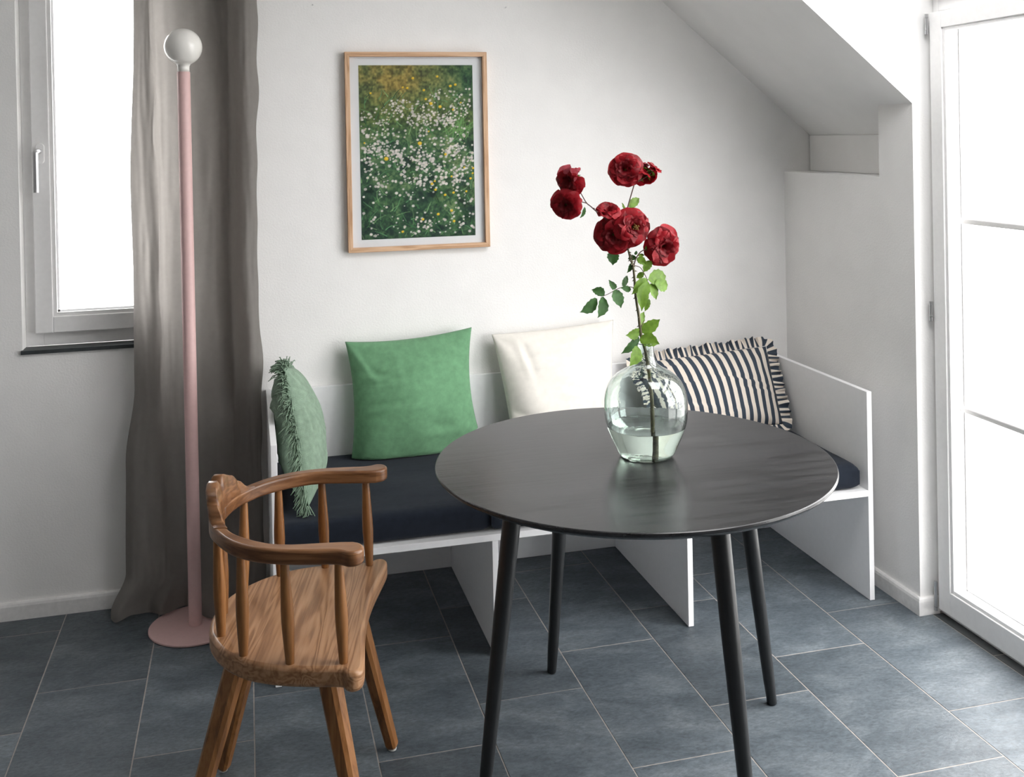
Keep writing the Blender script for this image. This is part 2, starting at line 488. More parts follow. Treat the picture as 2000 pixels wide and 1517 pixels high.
def skirting(name, path, h, t, label):
    """board of height h swept along path on the floor, rounded top edge, thickness t to the left of travel"""
    prof = [(0, 0), (t, 0), (t, h - 0.012), (t * 0.85, h - 0.004), (t * 0.55, h), (0, h)]
    P = [Vector(p) for p in path]; V, F = [], []
    for i, p in enumerate(P):
        d0 = (P[i] - P[i - 1]).normalized() if i else (P[1] - P[0]).normalized()
        d1 = (P[i + 1] - P[i]).normalized() if i < len(P) - 1 else d0
        n0 = Vector((-d0.y, d0.x)); n1 = Vector((-d1.y, d1.x)); n = (n0 + n1).normalized(); n /= max(0.3, n.dot(n0))
        for a, z in prof: V.append((p.x + n.x * a, p.y + n.y * a, z))
    m = len(prof)
    for i in range(len(P) - 1):
        for k in range(m):
            F.append((i * m + k, i * m + (k + 1) % m, (i + 1) * m + (k + 1) % m, (i + 1) * m + k))
    F.append(tuple(range(m))); F.append(tuple((len(P) - 1) * m + k for k in range(m)))
    tag(mk(name, V, F, M['trim']), label, None, None, 'structure')
skirting('baseboard_back', [(-0.275, 0), (-3.2, 0)], 0.057, 0.016, 'white skirting board under the window')
skirting('baseboard_right', [(1.818, YE), (XR, YE), (XR, -0.003)], 0.056, 0.0135, 'white skirting board around the corner of the right wall')

# ---- window_1 (left, in the back wall)
def window_1():
    r = root('window_1', 'white framed window at left with a steel handle', None, (0, 0, 0), kind='structure')
    yf = 0.062
    o = dict(parent=r)
    a0, a1, c0, c1 = WX0, WX1, WZ0 + 0.008, WZ1
    w = 0.055
    box('fixed_frame', (a0, a0 + w, yf, yf + 0.07, c0, c1), M['pvc'], r, 0.002)
    box('fixed_frame', (a1 - w, a1, yf, yf + 0.07, c0, c1), M['pvc'], r, 0.002)
    box('fixed_frame', (a0 + w, a1 - w, yf, yf + 0.07, c0, c0 + w), M['pvc'], r, 0.002)
    box('fixed_frame', (a0 + w, a1 - w, yf, yf + 0.07, c1 - w, c1), M['pvc'], r, 0.002)
    # opening sash standing proud of the frame
    y0, y1 = 0.036, 0.061
    s0, s1, t0, t1 = -1.009, a1 + 0.0 - 0.03, 0.930, c1 - 0.035
    sw = 0.056
    box('sash_stile', (s0, s0 + sw, y0, y1, t0, t1), M['pvc'], r, 0.003)
    box('sash_stile', (s1 - sw, s1, y0, y1, t0, t1), M['pvc'], r, 0.003)
    box('sash_rail', (s0 + sw, s1 - sw, y0, y1, t0, t0 + 0.055), M['pvc'], r, 0.003)
    box('sash_rail', (s0 + sw, s1 - sw, y0, y1, t1 - 0.055, t1), M['pvc'], r, 0.003)
    g0, g1, h0, h1 = s0 + sw, s1 - sw, t0 + 0.055, t1 - 0.055
    b = 0.012
    boxes('glazing_bead', [(g0, g0 + b, y0 + 0.006, y1, h0, h1), (g1 - b, g1, y0 + 0.006, y1, h0, h1), (g0 + b, g1 - b, y0 + 0.006, y1, h0, h0 + b), (g0 + b, g1 - b, y0 + 0.006, y1, h1 - b, h1)], M['pvc'], r)
    boxes('spacer', [(g0 + b, g0 + b + 0.007, 0.0575, 0.072, h0 + b, h1 - b), (g1 - b - 0.007, g1 - b, 0.0575, 0.072, h0 + b, h1 - b), (g0 + b, g1 - b, 0.0575, 0.072, h0 + b, h0 + b + 0.007)], M['bench'], r)
    box('pane', (g0 + b, g1 - b, 0.056, 0.0572, h0 + b, h1 - b), M['glass'], r)
    # stone sill
    box('window_sill', (a0 - 0.004, a1 + 0.004, -0.012, yf, WZ0 - 0.006, WZ0 + 0.007), M['darkslate'], r, 0.001)
    # handle: rosette, neck and grip
    hx = -0.988
    pl = prism('handle_rosette', [(hx + 0.011 * 1.25 * math.cos(t) + (0.0 if math.cos(t) < 0 else 0), math.copysign(0.022, math.sin(t)) + 0.013 * math.sin(t)) for t in np.linspace(0.01, 2 * PI - 0.02, 24)], 0, 0.006, M['pvc'], r, 0.0015)
    pl.rotation_euler = (PI / 2, 0, 0); pl.location = (0.006, y0 + 0.0005, 1.533)
    V, F = tube_data(spline([(hx + 0.006, y0 - 0.004, 1.541), (hx + 0.004, y0 - 0.032, 1.541), (hx, y0 - 0.042, 1.538), (hx - 0.001, y0 - 0.045, 1.527), (hx - 0.001, y0 - 0.045, 1.47), (hx - 0.001, y0 - 0.045, 1.405)], 5), 0.0085, 16)
    mk('handle', V, F, M['steel'], r, 50)
window_1()

# ---- door_1 (glazed door in the dormer) and an unseen leaf nearer the camera, added to widen the light
def glazed_leaf(name, y1, y0, label, hinges):
    r = root(name, label, None, (0, 0, 0), kind='structure')
    xa, xb = 1.805, 1.888
    z0, z1 = 0.022, 1.928
    w = 0.056
    box('stile', (xa, xb, y1 - w, y1, z0, z1), M['pvc'], r, 0.002)
    box('stile', (xa, xb, y0, y0 + w, z0, z1), M['pvc'], r, 0.002)
    box('bottom_rail', (xa, xb, y0 + w, y1 - w, z0, z0 + 0.073), M['pvc'], r, 0.002)
    box('top_rail', (xa, xb, y0 + w, y1 - w, z1 - 0.052, z1), M['pvc'], r, 0.002)
    b = 0.011
    ya, yb = y0 + w, y1 - w
    za, zb = z0 + 0.073, z1 - 0.052
    xg = 1.868                                                     # the glass sits deep in the sash
    boxes('glazing_bead', [(xa + 0.006, xa + 0.020, yb - b, yb, za, zb), (xa + 0.006, xa + 0.020, ya, ya + b, za, zb), (xa + 0.006, xa + 0.020, ya + b, yb - b, za, za + b), (xa + 0.006, xa + 0.020, ya + b, yb - b, zb - b, zb)], M['pvc'], r, 0.0015)
    b = 0.0                                                        # behind the bead the rebate is as wide as the sash opening
    box('pane', (xg + 0.001, xg + 0.0025, ya + b, yb - b, za + b, zb - b), M['glass'], r)
    for z in (1.268, 0.674):
        box('glazing_bar', (xg - 0.016, xg - 0.004, ya + b + 0.001, yb - b - 0.001, z - 0.0090, z + 0.0090), M['bead'], r, 0.004)
    s = 0.0028; yi = yb - b; yo = ya + b
    boxes('glass_seal', [(xg - 0.001, xg + 0.0008, yi - s, yi, za + b, zb - b), (xg - 0.001, xg + 0.0008, yo, yo + s, za + b, zb - b), (xg - 0.001, xg + 0.0008, yo, yi, za + b, za + b + s)], M['spacer'], r)
    if hinges:
        for (h0, h1) in ((1.86, 1.925), (0.945, 1.006), (0.014, 0.107)):
            V, F = tube_data([(1.800, y1 + 0.007, h0), (1.800, y1 + 0.007, h0 + 0.012)], 0.0062, 12)
            tube_data([(1.800, y1 + 0.007, h0 + 0.013), (1.800, y1 + 0.007, h1 - 0.013)], 0.0055, 12, V, F)
            tube_data([(1.800, y1 + 0.007, h1 - 0.012), (1.800, y1 + 0.007, h1)], 0.0062, 12, V, F)
            mk('hinge', V, F, M['steel'], r, 50)
    return r
d1 = glazed_leaf('door_1', YE - 0.0245, -1.765, 'white framed glazed door flooded with daylight at the right', True)
boxes('door_frame', [(1.830, 1.90, -2.70, YE, -0.02, 0.012), (1.836, 1.90, YE - 0.028, YE - 0.0005, 0.012, 2.46), (1.836, 1.90, -2.70, -2.67, 0.012, 2.46),
                     (1.836, 1.90, -2.67, YE - 0.028, 1.934, 1.975), (1.836, 1.90, -2.67, YE - 0.028, 2.42, 2.46)], M['pvc'], d1, 0.002)
boxes('transom_sash', [(1.812, 1.875, YE - 0.075, YE - 0.03, 1.978, 2.418), (1.812, 1.875, -2.665, -2.62, 1.978, 2.418), (1.812, 1.875, -2.62, YE - 0.075, 1.978, 2.02), (1.812, 1.875, -2.62, YE - 0.075, 2.375, 2.418)], M['pvc'], d1, 0.002)
box('transom_pane', (1.842, 1.8435, -2.62, YE - 0.075, 2.02, 2.375), M['glass'], d1)
glazed_leaf('added_door_leaf', -1.767, -2.668, 'white framed glazed door leaf added out of view to widen the daylight', False)

# ================================================================== BENCH
BX0, BX1, BY, BH, ST = -0.264, 1.6755, -0.695, 0.693, 0.366
T = 0.018
def bench():
    r = root('corner_bench', 'long white panel bench against the back wall under the pillows', 'bench', (0.7, -0.35, 0))
    off = r.location
    bv = 0.0012
    box('side_panel', (BX0, BX0 + T, BY, -0.002, 0.001, BH), M['bench'], r, bv, off)
    box('side_panel', (BX1 - T, BX1, BY, -0.002, 0.001, BH), M['bench'], r, bv, off)
    box('back_panel', (BX0 + T, BX1 - T, -0.020, -0.002, 0.001, BH - 0.001), M['bench'], r, bv, off)
    box('seat_board', (BX0 + T, BX1 - T, BY, -0.020, ST - 0.020, ST), M['bench'], r, bv, off)
    for x in (0.378, 1.009):
        box('divider', (x, x + T, BY + 0.001, -0.020, 0.001, ST - 0.020), M['bench'], r, bv, off)
bench()

# seat cushions
CT = 0.452
def seat_cushion(x0, x1, y0, y1, z0, z1, label, seed, tagged):
    nu, nv = 56, 30; V = []
    def shape(s, t, side):
        # rounded slab: s,t in -1..1
        X = (x0 + x1) / 2 + s * (x1 - x0) / 2; Y = (y0 + y1) / 2 + t * (y1 - y0) / 2
        ex = min(1, (1 - abs(s)) * (x1 - x0) / 2 / 0.03); ey = min(1, (1 - abs(t)) * (y1 - y0) / 2 / 0.03)
        f = math.sqrt(max(0, 1 - (1 - ex) ** 2)) * math.sqrt(max(0, 1 - (1 - ey) ** 2))
        k = noise.noise(Vector((X * 5 + seed, Y * 5, side * 3)))
        w = noise.noise(Vector((X * 3 + seed, Y * 22, 4))) * 0.0025
        if side > 0:
            return (X, Y, z1 - 0.022 + 0.022 * f + (0.004 * k + w) * f)
        return (X, Y, z0 + 0.018 - 0.018 * f)
    def warp(i, n, e):
        # finer sampling near the ends
        u = i / n * 2 - 1
        return math.copysign(1 - (1 - abs(u)) ** 1.6, u)
    for side in (1, -1):
        for j in range(nv + 1):
            for i in range(nu + 1):
                V.append(shape(warp(i, nu, 0), warp(j, nv, 0), side))
    F = grid_faces(nu, nv) + grid_faces(nu, nv, (nu + 1) * (nv + 1), True)
    n2 = (nu + 1) * (nv + 1)
    ring = [i for i in range(nu + 1)] + [(j + 1) * (nu + 1) + nu for j in range(nv)] + [nv * (nu + 1) + nu - 1 - i for i in range(nu)] + [(nv - 1 - j) * (nu + 1) for j in range(nv - 1)]
    for a in range(len(ring)):
        b = (a + 1) % len(ring); F.append((ring[b], ring[a], ring[a] + n2, ring[b] + n2))
    # gathers down the front face
    o = mk('seat_cushion', V, F, M['navy'], None, 60)
    tag(o, label, 'cushion', 'navy seat cushions on the bench')
    if tagged:
        box('care_tag', (x1 - 0.002, x1 + 0.018, y0 + 0.05, y0 + 0.056, z0 + 0.045, z0 + 0.0465), M['paper'], o)
seat_cushion(BX0 + T + 0.004, 0.378, -0.672, -0.0215, ST + 0.0005, CT, 'left dark navy seat cushion of the bench, behind the wooden chair', 1.0, False)
seat_cushion(0.381, 1.636, -0.680, -0.0215, ST + 0.0005, CT, 'right dark navy seat cushion of the bench, behind the black table', 7.0, True)

# ================================================================== PILLOWS
def pillow(name, TLc, TRc, BRc, BLc, tf, tb, mat, label, group, n=44, pinch=0.05, wr=0.006, seed=0, clamp=None, corner=1.0, stripe=0, pw=0.5, sag=0.0, drop=0.0):
    TLc, TRc, BRc, BLc = [Vector(v) for v in (TLc, TRc, BRc, BLc)]
    cen = (TLc + TRc + BRc + BLc) / 4
    nrm = (TRc - TLc).cross(TLc - BLc).normalized()
    if nrm.y > 0 and abs(nrm.y) > 0.3: nrm = -nrm
    V = []; UV = []
    fr = random.Random(int(seed * 10))
    folds = [(fr.uniform(-.8, .8), fr.uniform(-.7, .95), fr.uniform(-.5, .5) + (0 if k % 3 else 1.2), fr.uniform(.15, .45), fr.uniform(.5, 1.3)) for k in range(9)]
    def mid(s, t):
        s2 = s * (1 - pinch * (1 - t * t)); t2 = t * (1 - pinch * (1 - s * s))
        u = (s2 + 1) / 2; v = (t2 + 1) / 2
        return (TLc * (1 - u) + TRc * u) * (1 - v) + (BLc * (1 - u) + BRc * u) * v
    W_ = (TRc - TLc).length
    for side in (1, -1):
        for j in range(n + 1):
            for i in range(n + 1):
                s = math.sin((i / n - 0.5) * PI); t = math.sin((j / n - 0.5) * PI)
                s = 0.6 * s + 0.4 * (2 * i / n - 1); t = 0.6 * t + 0.4 * (2 * j / n - 1)
                p = mid(s, t)
                h = max(0, (1 - s * s) * (1 - t * t)) ** pw
                h *= 1 + sag * t
                q = Vector((s * 2.2 + seed, t * 2.2, side * 5 + seed))
                wk = noise.noise(q * 0.8) * 1.5 + 0.25 * noise.noise(q * 2.2)
                for fx, fy, fa, fl, fd in folds:          # separate creases: centre, direction, length, depth
                    du, dv = s - fx, t - fy; al = du * math.cos(fa) + dv * math.sin(fa); ac = -du * math.sin(fa) + dv * math.cos(fa)
                    wk += fd * math.exp(-(al / fl) ** 2) * (math.exp(-(ac / 0.045) ** 2) - 1.1 * math.exp(-((ac + 0.075) / 0.05) ** 2))
                # tension folds fanning from the corners
                for cs in (-1, 1):
                    for ct in (-1, 1):
                        dx, dy = s - cs, t - ct; d = math.hypot(dx, dy)
                        if d < 0.9: wk += corner * 0.9 * math.sin(7 * math.atan2(dy, dx) + seed + cs * 2 + ct) * (0.9 - d) * min(1, d * 4)
                dsp = (tf if side > 0 else tb) * h + wr * wk * min(1, h * 2.2) * side
                if side > 0: p = p + nrm * max(dsp, -0.002)
                else: p = p - nrm * max(dsp, 0 if h == 0 else -0.002)
                p = p - Vector((0, 0, drop * max(0, t) ** 3 * (1 - abs(s) ** 3)))
                if clamp: p = clamp(p)
                V.append(p); UV.append(((s + 1) / 2, (t + 1) / 2))
    N = (n + 1) * (n + 1)
    F = grid_faces(n, n) + grid_faces(n, n, N, True)
    me = bpy.data.meshes.new(name)
    base = Vector((cen.x, cen.y, min(v.z for v in V)))
    me.from_pydata([tuple(v - base) for v in V], [], F)
    if stripe:
        uvl = me.uv_layers.new(name='UVMap')
        for lp in me.loops: uvl.data[lp.index].uv = (UV[lp.vertex_index][0] * stripe, UV[lp.vertex_index][1])
    bm = bmesh.new(); bm.from_mesh(me); bmesh.ops.remove_doubles(bm, verts=bm.verts, dist=1e-5); bmesh.ops.recalc_face_normals(bm, faces=bm.faces); bm.to_mesh(me); bm.free()
    o = link(name, me, mat, None, 180)
    o.location = base
    tag(o, label, 'pillow', group)
    # seam positions for trimmings: bottom, right, top, left borders (world)
    def edge(u0, u1, k):
        return [mid(u0[0] + (u1[0] - u0[0]) * i / k, u0[1] + (u1[1] - u0[1]) * i / k) for i in range(k + 1)]
    return o, edge, nrm, base

GP = 'scatter pillows on the white bench'
def clamp_back(p):
    z = max(p.z, CT + 0.003)
    lim = -0.0225 if z < BH + 0.004 else -0.003
    return Vector((p.x, min(p.y, lim), z))
pillow('throw_pillow', (0.010, -0.045, 0.850), (0.466, -0.045, 0.872), (0.470, -0.100, 0.522), (0.018, -0.110, 0.458), 0.100, 0.06, M['green'],
       'grass green linen pillow with pointed corners leaning on the bench back', GP, seed=3.1, clamp=clamp_back, wr=0.006, pinch=0.085, sag=0.3, drop=0.10)
pillow('throw_pillow', (0.540, -0.045, 0.840), (1.008, -0.05, 0.866), (0.965, -0.15, 0.450), (0.585, -0.17, 0.450), 0.085, 0.07, M['cream'],
       'off-white cotton pillow behind the glass bottle, paler than the wall', GP, seed=8.4, clamp=clamp_back, wr=0.006, pinch=0.03, sag=0.2)

# striped pillow with ruffle
sp, edge, nrm, sbase = pillow('ruffled_pillow', (1.085, -0.06, 0.695), (1.622, -0.075, 0.728), (1.600, -0.235, 0.468), (1.150, -0.235, 0.462), 0.085, 0.05, M['stripe'],
       'navy and cream striped pillow with a ruffled edge in the bench corner', GP, seed=5.2, clamp=lambda p: Vector((min(p.x, 1.655), clamp_back(p).y, clamp_back(p).z)), wr=0.005, pinch=0.02, stripe=14.5)
def ruffle():
    per = edge((-1, 1), (-1, -1), 60)[:-1] + edge((-1, -1), (1, -1), 90)[:-1] + edge((1, -1), (1, 1), 60)[:-1] + edge((1, 1), (-1, 1), 90)[:-1]
    cen = sum(per, Vector()) / len(per)
    fine = []
    for i in range(len(per)):
        a, b = per[i], per[(i + 1) % len(per)]
        fine += [a, a.lerp(b, 0.25), a.lerp(b, 0.5), a.lerp(b, 0.75)]
    n = len(fine); V, F, UV = [], [], []
    rows = 6; acc = 0
    raw = []
    for i, p in enumerate(fine):
        tan = (fine[(i + 1) % n] - fine[i - 1]).normalized(); out = tan.cross(nrm).normalized()
        raw.append(out if out.dot(p - cen) > 0 else -out)
    outs = [sum((raw[(i + k) % n] for k in range(-24, 25)), Vector()).normalized() for i in range(n)]      # the frill fans around the corners
    for i, p in enumerate(fine):
        a = fine[i - 1]; b = fine[(i + 1) % n]
        tan = (b - a).normalized(); out = outs[i]
        acc += (p - a).length if i else 0
        ph = acc * 2 * PI / 0.026 + 2.6 * noise.noise(p * 16)
        for k in range(rows + 1):
            f = k / rows
            wdt = 0.040 * (1 + 0.22 * noise.noise(p * 25))
            q = p + out * (wdt * f) + nrm * (0.0085 * math.sin(ph) * f ** 0.7 + 0.003 * math.sin(2.3 * ph) * f + 0.008 + 0.006 * noise.noise(p * 11)) + tan * (0.004 * math.cos(ph * 0.5) * f)
            q = clamp_back(q); q.x = min(q.x, 1.655)
            V.append(q - sbase); UV.append((acc / 0.021 + 0.22 * noise.noise(p * 30 + Vector((0, 0, f * 0.6))) , f))
    r = rows + 1
    for i in range(n):
        j = (i + 1) % n
        for k in range(rows): F.append((i * r + k, j * r + k, j * r + k + 1, i * r + k + 1))
    me = bpy.data.meshes.new('ruffle'); me.from_pydata([tuple(v) for v in V], [], F)
    uvl = me.uv_layers.new(name='UVMap')
    for lp in me.loops:
        uvl.data[lp.index].uv = UV[lp.vertex_index]
    o = link('ruffle', me, M['stripe'], sp, 180)
ruffle()

# sage pillow with fringe
def clamp_side(p):
    z = max(p.z, CT + 0.003)
    x = max(p.x, BX0 + T + 0.002) if z < BH + 0.005 and p.y > BY else p.x
    return Vector((x, min(p.y, -0.023 if z < BH + 0.004 else -0.004), z))
fp, fedge, fn, fbase = pillow('fringed_pillow', (-0.180, -0.075, 0.785), (-0.214, -0.40, 0.852), (-0.158, -0.598, 0.472), (-0.105, -0.235, 0.455), 0.085, 0.075, M['sage'],
       'sage green woven pillow with a yarn fringe leaning on the left end panel', GP, seed=1.7, clamp=clamp_side, wr=0.006, pinch=0.03)
def fringe():
    V, F = [], []
    rnd = random.Random(4)
    seam = fedge((1, -1), (1, 1), 150) + fedge((-1, -1), (1, -1), 110)
    cen = Vector((-0.16, -0.33, 0.64))
    for i, p in enumerate(seam):
        for rep in range(2):
            q = p + Vector((rnd.uniform(-.004, .004), rnd.uniform(-.004, .004), rnd.uniform(-.003, .003)))
            out = (q - cen); out -= fn * out.dot(fn); out.normalize()
            d = (out * 0.7 + Vector((rnd.uniform(-1.15, 0.30), rnd.uniform(-0.5, 0.3), rnd.uniform(-0.6, 0.2)))).normalized()
            L = rnd.uniform(0.024, 0.052)
            p1 = q + d * L * 0.45; p2 = q + d * L * 0.8 + Vector((0, 0, -0.006)); p3 = q + d * L + Vector((rnd.uniform(-.006, .006), rnd.uniform(-.005, .005), -0.016))
            pts = [clamp_side(a) - fbase for a in (q, p1, p2, p3)]
            tube_data(pts, [0.0021, 0.0020, 0.0019, 0.0014], 3, V, F)
    o = mk('fringe', V, F, M['fringe'], fp, 180)
    tag(o, None, None, None, 'stuff')
fringe()

# ================================================================== CURTAIN
def curtain():
    # control sections from the left edge to the right edge: (x, y) at several heights
    top = [(-.667, -.060), (-.650, -.085), (-.625, -.105), (-.606, -.122), (-.594, -.100), (-.55, -.078), (-.49, -.066), (-.43, -.055), (-.390, -.038), (-.362, -.040), (-.345, -.125), (-.315, -.165), (-.285, -.150), (-.268, -.095), (-.280, -.030)]
    mid_ = [(-.690, -.050), (-.668, -.080), (-.635, -.098), (-.600, -.118), (-.585, -.096), (-.55, -.084), (-.49, -.074), (-.43, -.062), (-.390, -.045), (-.364, -.046), (-.345, -.120), (-.315, -.152), (-.29, -.138), (-.280, -.090), (-.288, -.030)]
    low = [(-.722, -.070), (-.700, -.105), (-.655, -.120), (-.610, -.125), (-.58, -.110), (-.54, -.105), (-.49, -.108), (-.43, -.108), (-.395, -.095), (-.370, -.088), (-.345, -.100), (-.315, -.106), (-.29, -.094), (-.280, -.068), (-.288, -.030)]
    knee = [(-.728, -.080), (-.700, -.115), (-.655, -.125), (-.610, -.130), (-.58, -.115), (-.54, -.115), (-.49, -.125), (-.43, -.135), (-.395, -.125), (-.370, -.112), (-.345, -.105), (-.315, -.100), (-.29, -.090), (-.280, -.065), (-.288, -.030)]
    hem = [(-.775, -.095), (-.745, -.140), (-.700, -.115), (-.655, -.100), (-.615, -.145), (-.575, -.120), (-.530, -.105), (-.475, -.185), (-.435, -.215), (-.405, -.170), (-.365, -.130), (-.325, -.135), (-.30, -.110), (-.283, -.080), (-.288, -.030)]
    lev = [(2.62, top), (2.03, top), (1.35, mid_), (0.75, mid_), (0.50, low), (0.14, knee), (0.020, hem)]
    nu = 14 * 9; Z = np.concatenate([np.linspace(2.618, 0.2, 104), np.linspace(0.19, 0.0, 22)])
    curves = [(z, spline([(a, b, 0) for a, b in cs], 9)) for z, cs in lev]
    V = []
    for z in Z:
        zz = max(z, 0.020)
        for k in range(len(curves) - 1):
            if curves[k][0] >= zz >= curves[k + 1][0]: break
        z1, c1 = curves[k]; z0, c0 = curves[k + 1]
        f = (zz - z0) / (z1 - z0); f = f * f * (3 - 2 * f)
        for i in range(nu + 1):
            p = c0[i].lerp(c1[i], f)
            u = i / nu
            x = p.x + 0.006 * noise.noise(Vector((u * 3, z * 2.2, 1))); y = p.y
            y += 0.010 * noise.noise(Vector((u * 9, z * 2.6, 3))) + 0.004 * noise.noise(Vector((u * 30, z * 7, 8)))
            # small buckles along the left crease and the right edge
            y += 0.012 * math.exp(-((u - 0.23) / 0.03) ** 2) * noise.noise(Vector((z * 7, 2, 0)))
            x += 0.012 * math.exp(-((u - 0.93) / 0.05) ** 2) * noise.noise(Vector((z * 5.5, 5, 0)))
            x += 0.010 * math.exp(-((u - 0.22) / 0.025) ** 2) * noise.noise(Vector((z * 6.0, 9, 0)))
            # pressed folds from storage
            for zf in (0.63, 0.385, 1.555, 1.06):
                y -= 0.0035 * math.exp(-((z - zf - 0.02 * math.sin(u * 5)) / 0.007) ** 2)
            y = min(y, -0.022)
            if z < 0.5: y -= 0.016 * (0.5 - z) / 0.5 * (0.5 + noise.noise(Vector((u * 7, 0, z * 4))))
            zo = z
            if z < 0.15:
                lift = max(0, noise.noise(Vector((u * 7.3, 3, 0.5)))) * 0.03
                zo = z + lift * (0.15 - z) / 0.15
                if math.hypot(x + 0.503, y + 0.231) < 0.16: zo = max(zo, 0.016)
            zo = max(zo, 0.003)
            V.append((x, y, zo))
    o = mk('curtain', V, grid_faces(nu, len(Z) - 1), M['linen'], None, 180)
    tag(o, 'grey linen curtain drawn to the right of the window, hem on the floor', 'curtain')
curtain()

# ================================================================== FLOOR LAMP
LP = (-0.503, -0.231, 0.0)
lamp = root('floor_lamp', 'dusty pink tube floor lamp with a white globe bulb before the curtain', 'lamp', LP)
b = lathe('base', [(0.0, 0.0005), (0.143, 0.0005), (0.1450, 0.0025), (0.1450, 0.0065), (0.1437, 0.008), (0.0, 0.008)], M['pink'], lamp, 96)
lathe('pole', [(0.0, 0.0082), (0.0205, 0.0082), (0.0205, 1.7855), (0.0195, 1.788), (0.0, 1.788)], M['pink'], lamp, 40)
prof = [(0.0, 1.7882), (0.0188, 1.7882), (0.0188, 1.800), (0.0195, 1.8065)]
for k in range(22):
    a = -1.17 + (PI / 2 + 1.17) * k / 21
    prof.append((max(0.0001, 0.0600 * math.cos(a)), 1.868 + 0.0600 * math.sin(a)))
lathe('bulb', prof, M['opal'], lamp, 48, smooth=180)

# ================================================================== FRAMED PICTURE
def picture():
    X0, X1, Z0, Z1 = 0.0305, 0.5455, 1.1585, 1.8705
    r = root('framed_picture', 'oak framed meadow flower photograph hanging on the back wall', 'picture', ((X0 + X1) / 2, -0.001, Z0))
    off = r.location; w = 0.0165; d = 0.026
    def rail(pts, mat):
        V = [(x, -0.0015 - d, z) for x, z in pts] + [(x, -0.0015, z) for x, z in pts]
        o = mk('frame_rail', V, [(0, 1, 2, 3), (7, 6, 5, 4), (0, 4, 5, 1), (1, 5, 6, 2), (2, 6, 7, 3), (3, 7, 4, 0)], mat, r, None, off)
        md = o.modifiers.new('bevel', 'BEVEL'); md.width = 0.0008; md.segments = 1
    rail([(X0, Z0), (X0 + w, Z0 + w), (X0 + w, Z1 - w), (X0, Z1)], M['oak'])
    rail([(X1, Z0), (X1, Z1), (X1 - w, Z1 - w), (X1 - w, Z0 + w)], M['oak'])
    rail([(X0, Z0), (X1, Z0), (X1 - w, Z0 + w), (X0 + w, Z0 + w)], M['oakh'])
    rail([(X0, Z1), (X0 + w, Z1 - w), (X1 - w, Z1 - w), (X1, Z1)], M['oakh'])
    box('mat_board', (X0 + w - .002, X1 - w + .002, -0.010, -0.006, Z0 + w - .002, Z1 - w + .002), M['paper'], r, 0, off)
    # print: painted procedurally on a fine grid
    a0, a1, b0, b1 = 0.0795, 0.4945, 1.2015, 1.8240
    nx, ny = 232, 348
    yy, xx = np.mgrid[0:ny + 1, 0:nx + 1].astype(float); u = xx / nx; v = 1 - yy / ny     # v: 1 top row
    def smooth_noise(cx, cy, seed):
        g = np.random.RandomState(seed).rand(cy + 2, cx + 2)
        gx = u * cx; gy = (1 - v) * cy
        ix = np.minimum(gx.astype(int), cx); iy = np.minimum(gy.astype(int), cy)
        fx = gx - ix; fy = gy - iy; fx = fx * fx * (3 - 2 * fx); fy = fy * fy * (3 - 2 * fy)
        return (g[iy, ix] * (1 - fx) + g[iy, ix + 1] * fx) * (1 - fy) + (g[iy + 1, ix] * (1 - fx) + g[iy + 1, ix + 1] * fx) * fy
    n1 = smooth_noise(5, 7, 1); n2 = smooth_noise(16, 24, 2); n3 = smooth_noise(55, 80, 3); n4 = smooth_noise(110, 160, 4)
    dark = np.array([26, 50, 44.]); midc = np.array([62, 98, 66.]); light = np.array([120, 142, 96.]); dry = np.array([176, 148, 82.]); olive = np.array([104, 112, 48.])
    k = np.clip(0.25 * n1 + 0.35 * n2 + 0.3 * n3 + 0.2 * n4, 0, 1)
    k = np.clip((k - 0.28) * 1.7 + 0.32 * (v - 0.45), 0, 1)[..., None]
    img = np.where(k < 0.5, dark + (midc - dark) * k * 2, midc + (light - midc) * (k - 0.5) * 2)
    w1 = np.clip((v - 0.66) / 0.25, 0, 1) * np.clip(1.15 - np.abs(u - 0.30) / 0.55, 0, 1) * (0.55 + 0.7 * n2)
    img = img * (1 - np.clip(w1, 0, .9)[..., None]) + (dry * (0.55 + 0.5 * n3[..., None]) + olive * .25 * n4[..., None]) * np.clip(w1, 0, .9)[..., None]
    w2 = np.clip((v - 0.5) / 0.2, 0, 1) * np.clip(1 - np.abs(v - 0.68) / 0.18, 0, 1) * 0.5
    img = img * (1 - w2[..., None]) + (olive * (0.7 + .6 * n3[..., None])) * w2[..., None]
    rs = np.random.RandomState(9)
    def dot(cu, cv, rr, col, soft=0.8):
        cx = cu * nx; cy = (1 - cv) * ny; R_ = int(rr + 3)
        x0_, x1_ = max(0, int(cx) - R_), min(nx, int(cx) + R_); y0_, y1_ = max(0, int(cy) - R_), min(ny, int(cy) + R_)
        if x1_ <= x0_ or y1_ <= y0_: return
        sx = xx[y0_:y1_ + 1, x0_:x1_ + 1] - cx; sy = yy[y0_:y1_ + 1, x0_:x1_ + 1] - cy
        a = np.clip((rr - np.hypot(sx, sy * 1.15)) / soft + 0.5, 0, 1)[..., None]
        img[y0_:y1_ + 1, x0_:x1_ + 1] = img[y0_:y1_ + 1, x0_:x1_ + 1] * (1 - a) + np.array(col) * a
    def blade(cu, cv, L, ang, col, al, bend=0.0):
        for t in np.linspace(0, 1, int(L * 1.6)):
            a = ang + bend * t
            dot(cu + math.cos(a) * L * t / nx, cv + math.sin(a) * L * t / ny, 0.75 * (1 - 0.5 * t), np.array(col) * al, 0.9)
    for _ in range(330):
        cv = rs.rand() ** 1.1 * 0.82; cu = rs.rand()
        g = rs.rand(); c = [(96, 148, 98), (60, 118, 66), (128, 168, 112), (30, 66, 46)][rs.randint(4)]
        blade(cu, cv, 8 + 22 * rs.rand(), rs.uniform(0.3, 2.8), c, 0.8 + 0.35 * g, rs.uniform(-.5, .5))
